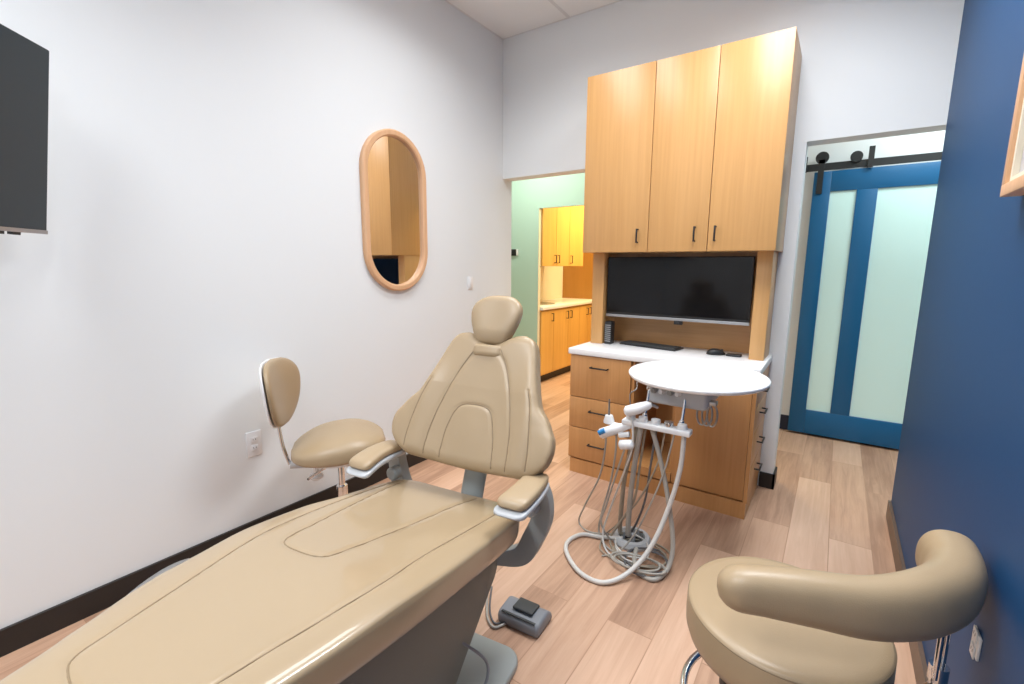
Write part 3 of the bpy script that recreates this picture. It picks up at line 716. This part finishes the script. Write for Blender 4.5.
for i, p in enumerate(path):
    a = path[max(0, i-1)]; c_ = path[min(m-1, i+1)]; tt = (c_-a).normalized(); nn = V((tt.y, -tt.x, 0)).normalized()
    e = min(1, L_[i]/.06, (L_[-1]-L_[i])/.025); k = (1-(1-e)**2.2)**(1/2.2); f = L_[i]/L_[-1]
    hh = .047+.027*min(1, f/.6); rows.append((p, nn, V((0, 0, 1)), (.044+.018*f*f)*k+.001, hh*k+.001, hh*k+.001))
loft(rows, 56, .85).build('body_support', M_leather, t, smooth=180)
b = MB().tube(smooth_path([(SC.x+.05, SC.y, ZT-.145), (2.60, -1.91, ZT-.15), (2.672, -1.875, ZT-.13), (2.684, -1.87, ZT-.08)], 6), .013, 12)
for q in (-.015, .015): b.tube([(2.684+q*.5, -1.87+q, ZT-.09), (2.682+q*.5, -1.87+q, .655)], .0065, 10)
b.tube([(2.684, -1.87, .57), (2.684, -1.87, .60)], .02, 12).tube([(2.684, -1.87, ZT-.10), (2.684, -1.87, ZT-.06)], .02, 12)
b.build('support_post', M_chrome, t, smooth=50)

# ---------------------------------------------------------------- delivery unit
t = thing('delivery_unit', 'round white instrument tray on an arm from the oak cabinet', 'dental delivery unit', (1.86, -.93, 0))
ell = lambda rx, ry, z, n=96: [(1.858+rx*math.cos(2*math.pi*k/n), -.93+ry*math.sin(2*math.pi*k/n), z) for k in range(n)]
lay = [(.300, .314, .874), (.316, .33, .878), (.322, .337, .886), (.323, .338, .894), (.320, .335, .8985), (.312, .327, .900), (.306, .321, .8985), (.15, .16, .8985)]
vs = []; [vs.extend(ell(*q)) for q in lay]; n = 96
fs = [(r*n+k, r*n+(k+1) % n, (r+1)*n+(k+1) % n, (r+1)*n+k) for r in range(len(lay)-1) for k in range(n)]+[list(range(n))[::-1], [(len(lay)-1)*n+k for k in range(n)]]
MB().add(vs, fs).build('tray_top', M_top, t, smooth=50)
MB().box(1.69, -1.15, .775, 1.96, -.78, .8735).build('control_head', M_lgrey, t, bevel=.02, seg=3)
b = MB().tube(smooth_path([(1.85, -.80, .82), (1.80, -.60, .80), (1.62, -.50, .74), (1.52, -.30, .70), (1.52, -.022, .70)], 8), .024, 16)
b.lathe((1.80, -.62, .75), [(.035, 0), (.035, .10)], 24).lathe((1.52, -.30, .66), [(.035, 0), (.035, .09)], 24)
b.build('swing_arm', M_lgrey, t, smooth=50)
# holder bar with saddles on chrome rods
br = MB().box(1.60, -1.235, .672, 1.915, -1.175, .698).build('holder_bar', M_white, t, bevel=.006, seg=3)
for k in range(5):
    x = 1.635+k*.06
    MB().lathe((x, -1.205, .698), [(.021, 0), (.023, .004), (.020, .022), (.012, .024)], 24).build('holder', M_white if k != 3 else M_chrome, br, smooth=40)
for x in (1.695, 1.865):
    b = MB().cyl((x, -1.185, .699), (x, -1.13, .86), .0065, seg=14).lathe((x, -1.13, .835), [(.015, 0), (.017, .01), (.015, .03)], 20).lathe((x, -1.183, .698), [(.014, 0), (.012, .03), (.008, .034)], 20)
    b.build('chrome_rod', M_chrome, t, smooth=50)
for k, x in enumerate((1.725, 1.76, 1.80, 1.835)):
    b = MB().lathe((x, -1.141, .842), [(.014, 0), (.014, .022), (.010, .026), (.010, .04)], 20, (0, -1, .1)); b.build('control_knob', M_white if k % 2 else M_steel, t, smooth=40)
for k in range(3):
    cx_ = 1.93+k*.022
    b = MB().tube([(cx_+.022*math.sin(a*math.pi/12), -1.09+.0*a, .80-.052+.052*math.cos(a*math.pi/12)) for a in range(24)], .0045, 8, closed=True)
    b.build('coil', M_steel, t, smooth=60)
MB().box(1.90, -1.10, .795, 1.99, -1.06, .815).build('coil_bracket', M_steel, t, bevel=.003)
MB().tube(smooth_path([(1.62, -1.10, .86), (1.63, -1.13, .83), (1.60, -1.135, .80), (1.60, -1.12, .74)], 6), .003, 8).build('wire_hook', M_steel, t, smooth=60)
# handpieces resting in the holders, each with its own hose
def hose_thing(name, label, body, hose, r, m, cat='handpiece', hm=None):
    p0 = V(body[0][0][0]) if body else V(hose[0])
    t = thing(name, label, cat, (hose[-1][0], hose[-1][1], 0))
    MB().tube(smooth_path(hose, 8), r, 10).build('hose', hm or M_hose, t, smooth=180)
    for path, rad, mt, nm in body: MB().tube(path, rad, 18).build(nm, mt, t, smooth=50)
    return t
hose_thing('suction_handpiece', 'white handpiece with a blue button at the holder end', [
    ([(1.492, -1.235, .600), (1.50, -1.234, .604), (1.56, -1.225, .634), (1.62, -1.215, .662), (1.66, -1.21, .675)], [.017, .026, .025, .018, .010], M_white, 'handle'),
    ([(1.496, -1.256, .613), (1.524, -1.250, .630)], .0125, M_bluep, 'button')],
    [(1.510, -1.236, .592), (1.519, -1.22, .56), (1.486, -1.2, .37), (1.385, -1.15, .151), (1.329, -1.1, .009), (1.422, -1.155, .009), (1.526, -1.104, .009)], .0048, None)
hose_thing('syringe_handpiece', 'upright white syringe handpiece with a steel tip', [
    ([(1.522, -1.20, .695), (1.520, -1.20, .775)], [.006, .0035], M_steel, 'tip'),
    ([(1.523, -1.20, .655), (1.523, -1.20, .665), (1.522, -1.20, .694)], [.026, .027, .018], M_white, 'head'),
    ([(1.535, -1.20, .645), (1.60, -1.195, .648)], [.018, .012], M_white, 'handle')],
    [(1.56, -1.20, .640), (1.573, -1.22, .54), (1.546, -1.2, .359), (1.497, -1.18, .161), (1.471, -1.15, .024), (1.559, -1.234, .009), (1.659, -1.244, .009)], .0048, None)
hose_thing('drill_handpiece', 'bulky white handpiece lying above the holder bar', [
    ([(1.618, -1.245, .740), (1.628, -1.243, .744), (1.68, -1.23, .765), (1.72, -1.22, .785), (1.735, -1.215, .79)], [.014, .026, .026, .020, .010], M_white, 'handle'),
    ([(1.73, -1.215, .79), (1.76, -1.20, .775)], [.008, .006], M_steel, 'tip')],
    [(1.622, -1.243, .735), (1.655, -1.243, .70), (1.660, -1.242, .56), (1.598, -1.2, .374), (1.543, -1.2, .185), (1.515, -1.2, .065), (1.558, -1.255, .009), (1.663, -1.308, .009), (1.746, -1.3, .010)], .0048, None, hm=M_hosew)
hose_thing('scaler_handpiece', 'short white handpiece hanging lowest under the holder bar', [
    ([(1.600, -1.245, .572), (1.606, -1.245, .574), (1.66, -1.245, .588), (1.668, -1.245, .590)], [.014, .023, .023, .014], M_white, 'handle'),
    ([(1.59, -1.23, .615), (1.64, -1.225, .628)], [.014, .013], M_white, 'clip')],
    [(1.628, -1.245, .565), (1.572, -1.22, .377), (1.525, -1.2, .212), (1.502, -1.2, .116), (1.53, -1.17, .03), (1.56, -1.15, .009)], .005, None)
# supply hoses from the bar to the floor
SUP = [
 ('white_supply_hose', 'thick white hose making the widest loop on the floor', .011, M_hosew, [(1.884, -1.2, .671), (1.876, -1.2, .501), (1.839, -1.22, .301), (1.791, -1.3, .131), (1.727, -1.4, .036), (1.648, -1.496, .012), (1.532, -1.493, .012), (1.413, -1.399, .012), (1.369, -1.305, .012), (1.399, -1.206, .012), (1.49, -1.17, .012), (1.60, -1.14, .03)]),
 ('grey_supply_hose', 'thick grey hose curling at the right of the floor pile', .011, M_hose, [(1.737, -1.2, .671), (1.785, -1.19, .513), (1.832, -1.18, .306), (1.867, -1.2, .123), (1.864, -1.25, .031), (1.833, -1.34, .012), (1.763, -1.339, .012), (1.714, -1.28, .025), (1.69, -1.19, .03)]),
 ('grey_drop_hose', 'straight grey hose dropping behind the handpieces', .013, M_hose, [(1.685, -1.2, .671), (1.654, -1.18, .444), (1.635, -1.16, .262), (1.625, -1.14, .085), (1.625, -1.13, .05)]),
 ('tan_drop_hose', 'straight tan hose beside the grey drop hose', .0115, M_hoset, [(1.665, -1.185, .671), (1.607, -1.16, .414), (1.586, -1.14, .238), (1.575, -1.12, .057), (1.59, -1.11, .045)]),
 ('thin_tan_hose', 'thin tan hose slanting left from the bar middle', .0042, M_hoset, [(1.798, -1.2, .671), (1.769, -1.18, .505), (1.685, -1.16, .288), (1.581, -1.14, .114), (1.499, -1.121, .008), (1.525, -1.256, .008), (1.60, -1.30, .008)]),
 ('thin_grey_hose', 'thin grey hose slanting left from the bar right end', .0042, M_hose, [(1.842, -1.2, .671), (1.805, -1.2, .472), (1.749, -1.2, .288), (1.678, -1.2, .106), (1.619, -1.25, .018), (1.56, -1.31, .008)]),
 ('dark_hose', 'dark slate hose dropping behind the pile middle', .0055, M_hosed, [(1.75, -1.17, .671), (1.72, -1.14, .437), (1.698, -1.12, .264), (1.656, -1.1, .121), (1.63, -1.1, .06)]),
 ('tan_loop_hose', 'tan hose curling forward around the pile', .006, M_hoset, [(1.699, -1.17, .671), (1.676, -1.16, .458), (1.652, -1.15, .262), (1.575, -1.15, .1), (1.54, -1.164, .010), (1.627, -1.269, .010), (1.727, -1.293, .010), (1.80, -1.24, .010)]),
]
for nm, lb, r, m_, pts in SUP:
    o = MB().tube(smooth_path(pts, 8), r, 12).build(nm, m_, None, smooth=180)
    tag(rebase(o, (pts[-1][0], pts[-1][1], 0)), lb, 'hose')
# coils lying on the floor
for i, (cx, cy_, rx, ry, rot, r, m_, nm, lb) in enumerate([
    (1.71, -1.19, .15, .13, .3, .0045, M_hoset, 'coiled_hose', 'thin tan hose coil lying lowest in the floor pile'),
    (1.76, -1.24, .12, .11, 1.1, .0045, M_hosed, 'coiled_hose', 'dark hose coil at the right of the floor pile'),
    (1.66, -1.17, .13, .09, 2.0, .004, M_hosew, 'coiled_hose', 'thin white hose coil around the junction box'),
    (1.74, -1.30, .13, .07, .1, .0045, M_hose, 'coiled_hose', 'thin grey hose coil at the front of the floor pile')]):
    pts = []
    for k in range(70):
        a = k/69*2*math.pi*2.1; q = 1-.22*k/69+.08*math.sin(a*1.7+i)
        x, y = rx*q*math.cos(a), ry*q*math.sin(a)
        pts.append((cx+x*math.cos(rot)-y*math.sin(rot), cy_+x*math.sin(rot)+y*math.cos(rot), r+.001+i*.008+.010*k/69))
    o = MB().tube(pts, r, 8).build(nm, m_, None, smooth=180); tag(rebase(o, (cx, cy_, 0)), lb, 'hose')
t = thing('floor_junction_box', 'round grey floor box with open centre where the hoses meet', 'junction box', (1.63, -1.09, 0))
b = MB().lathe((1.63, -1.09, 0), [(.098, 0), (.10, .012), (.088, .032), (.070, .036), (.066, .034), (.066, .006), (.001, .006)], 48)
b.build('housing', M_lgrey, t, smooth=40)
MB().lathe((1.63, -1.09, .0062), [(.0655, 0), (.0655, .001)], 40).build('opening', M_black, t)
for k in range(4):
    MB().cyl((1.59+k*.027, -1.09+(.02 if k % 2 else -.02), .0075), (1.59+k*.027, -1.09+(.02 if k % 2 else -.02), .055), .010, seg=16).build('fitting', M_steel if k % 2 else M_lgrey, t, smooth=50)

# ---------------------------------------------------------------- lights
def area(name, loc, sx, sy, power, col, rot=(0, 0, 0), spread=180):
    l = bpy.data.lights.new(name, 'AREA'); l.shape = 'RECTANGLE'; l.size = sx; l.size_y = sy; l.energy = power; l.color = col; l.spread = R(spread)
    o = bpy.data.objects.new(name, l); C.objects.link(o); o.location = loc; o.rotation_euler = rot; return o
for k, (i, j) in enumerate(LIGHTS):
    area('ceiling_lamp_glow', ((xs[i]+xs[i+1])/2, (ys[j]+ys[j+1])/2, H-.006), .54, 1.14, (25, 24, 14, 11)[k], (.95, .975, 1), spread=145)
area('hall_lamp_glow', (3.1, .7, HC-.01), 1.0, .5, 14, (.88, 1, 1))
area('hall_lamp_glow', (-.4, .75, HC-.01), 1.0, .5, 11, (.98, 1, .86))
area('kitchen_lamp_glow', (.4, 2.4, 2.59), 1.0, 1.0, 52, (1, .76, .36))

w = bpy.data.worlds.new('room_air'); bpy.context.scene.world = w; w.use_nodes = True
w.node_tree.nodes['Background'].inputs[0].default_value = (.8, .85, .9, 1); w.node_tree.nodes['Background'].inputs[1].default_value = .3

# ---------------------------------------------------------------- camera
cam = bpy.data.cameras.new('camera'); co = bpy.data.objects.new('camera', cam); C.objects.link(co)
cx, cy, yaw, pit, rol, f = 2.38979, -3.29541, .6064875, .1623721, .0055516, 466.706
cam.sensor_width = 36; cam.lens = 36*f/1024; cam.clip_start = .02
Fd = V((-math.sin(yaw)*math.cos(pit), math.cos(yaw)*math.cos(pit), -math.sin(pit))); Rt = V((math.cos(yaw), math.sin(yaw), 0)); Up = Rt.cross(Fd)
R2 = Rt*math.cos(rol)+Up*math.sin(rol); U2 = -Rt*math.sin(rol)+Up*math.cos(rol)
Mx = Matrix((( R2.x, U2.x, -Fd.x), (R2.y, U2.y, -Fd.y), (R2.z, U2.z, -Fd.z))).to_4x4(); Mx.translation = (cx, cy, 1.42)
co.matrix_world = Mx
S = bpy.context.scene; S.camera = co
S.view_settings.view_transform = 'Standard'; S.view_settings.look = 'None'; S.view_settings.gamma = 1; S.view_settings.use_curve_mapping = False
S.view_settings.exposure = 0.62
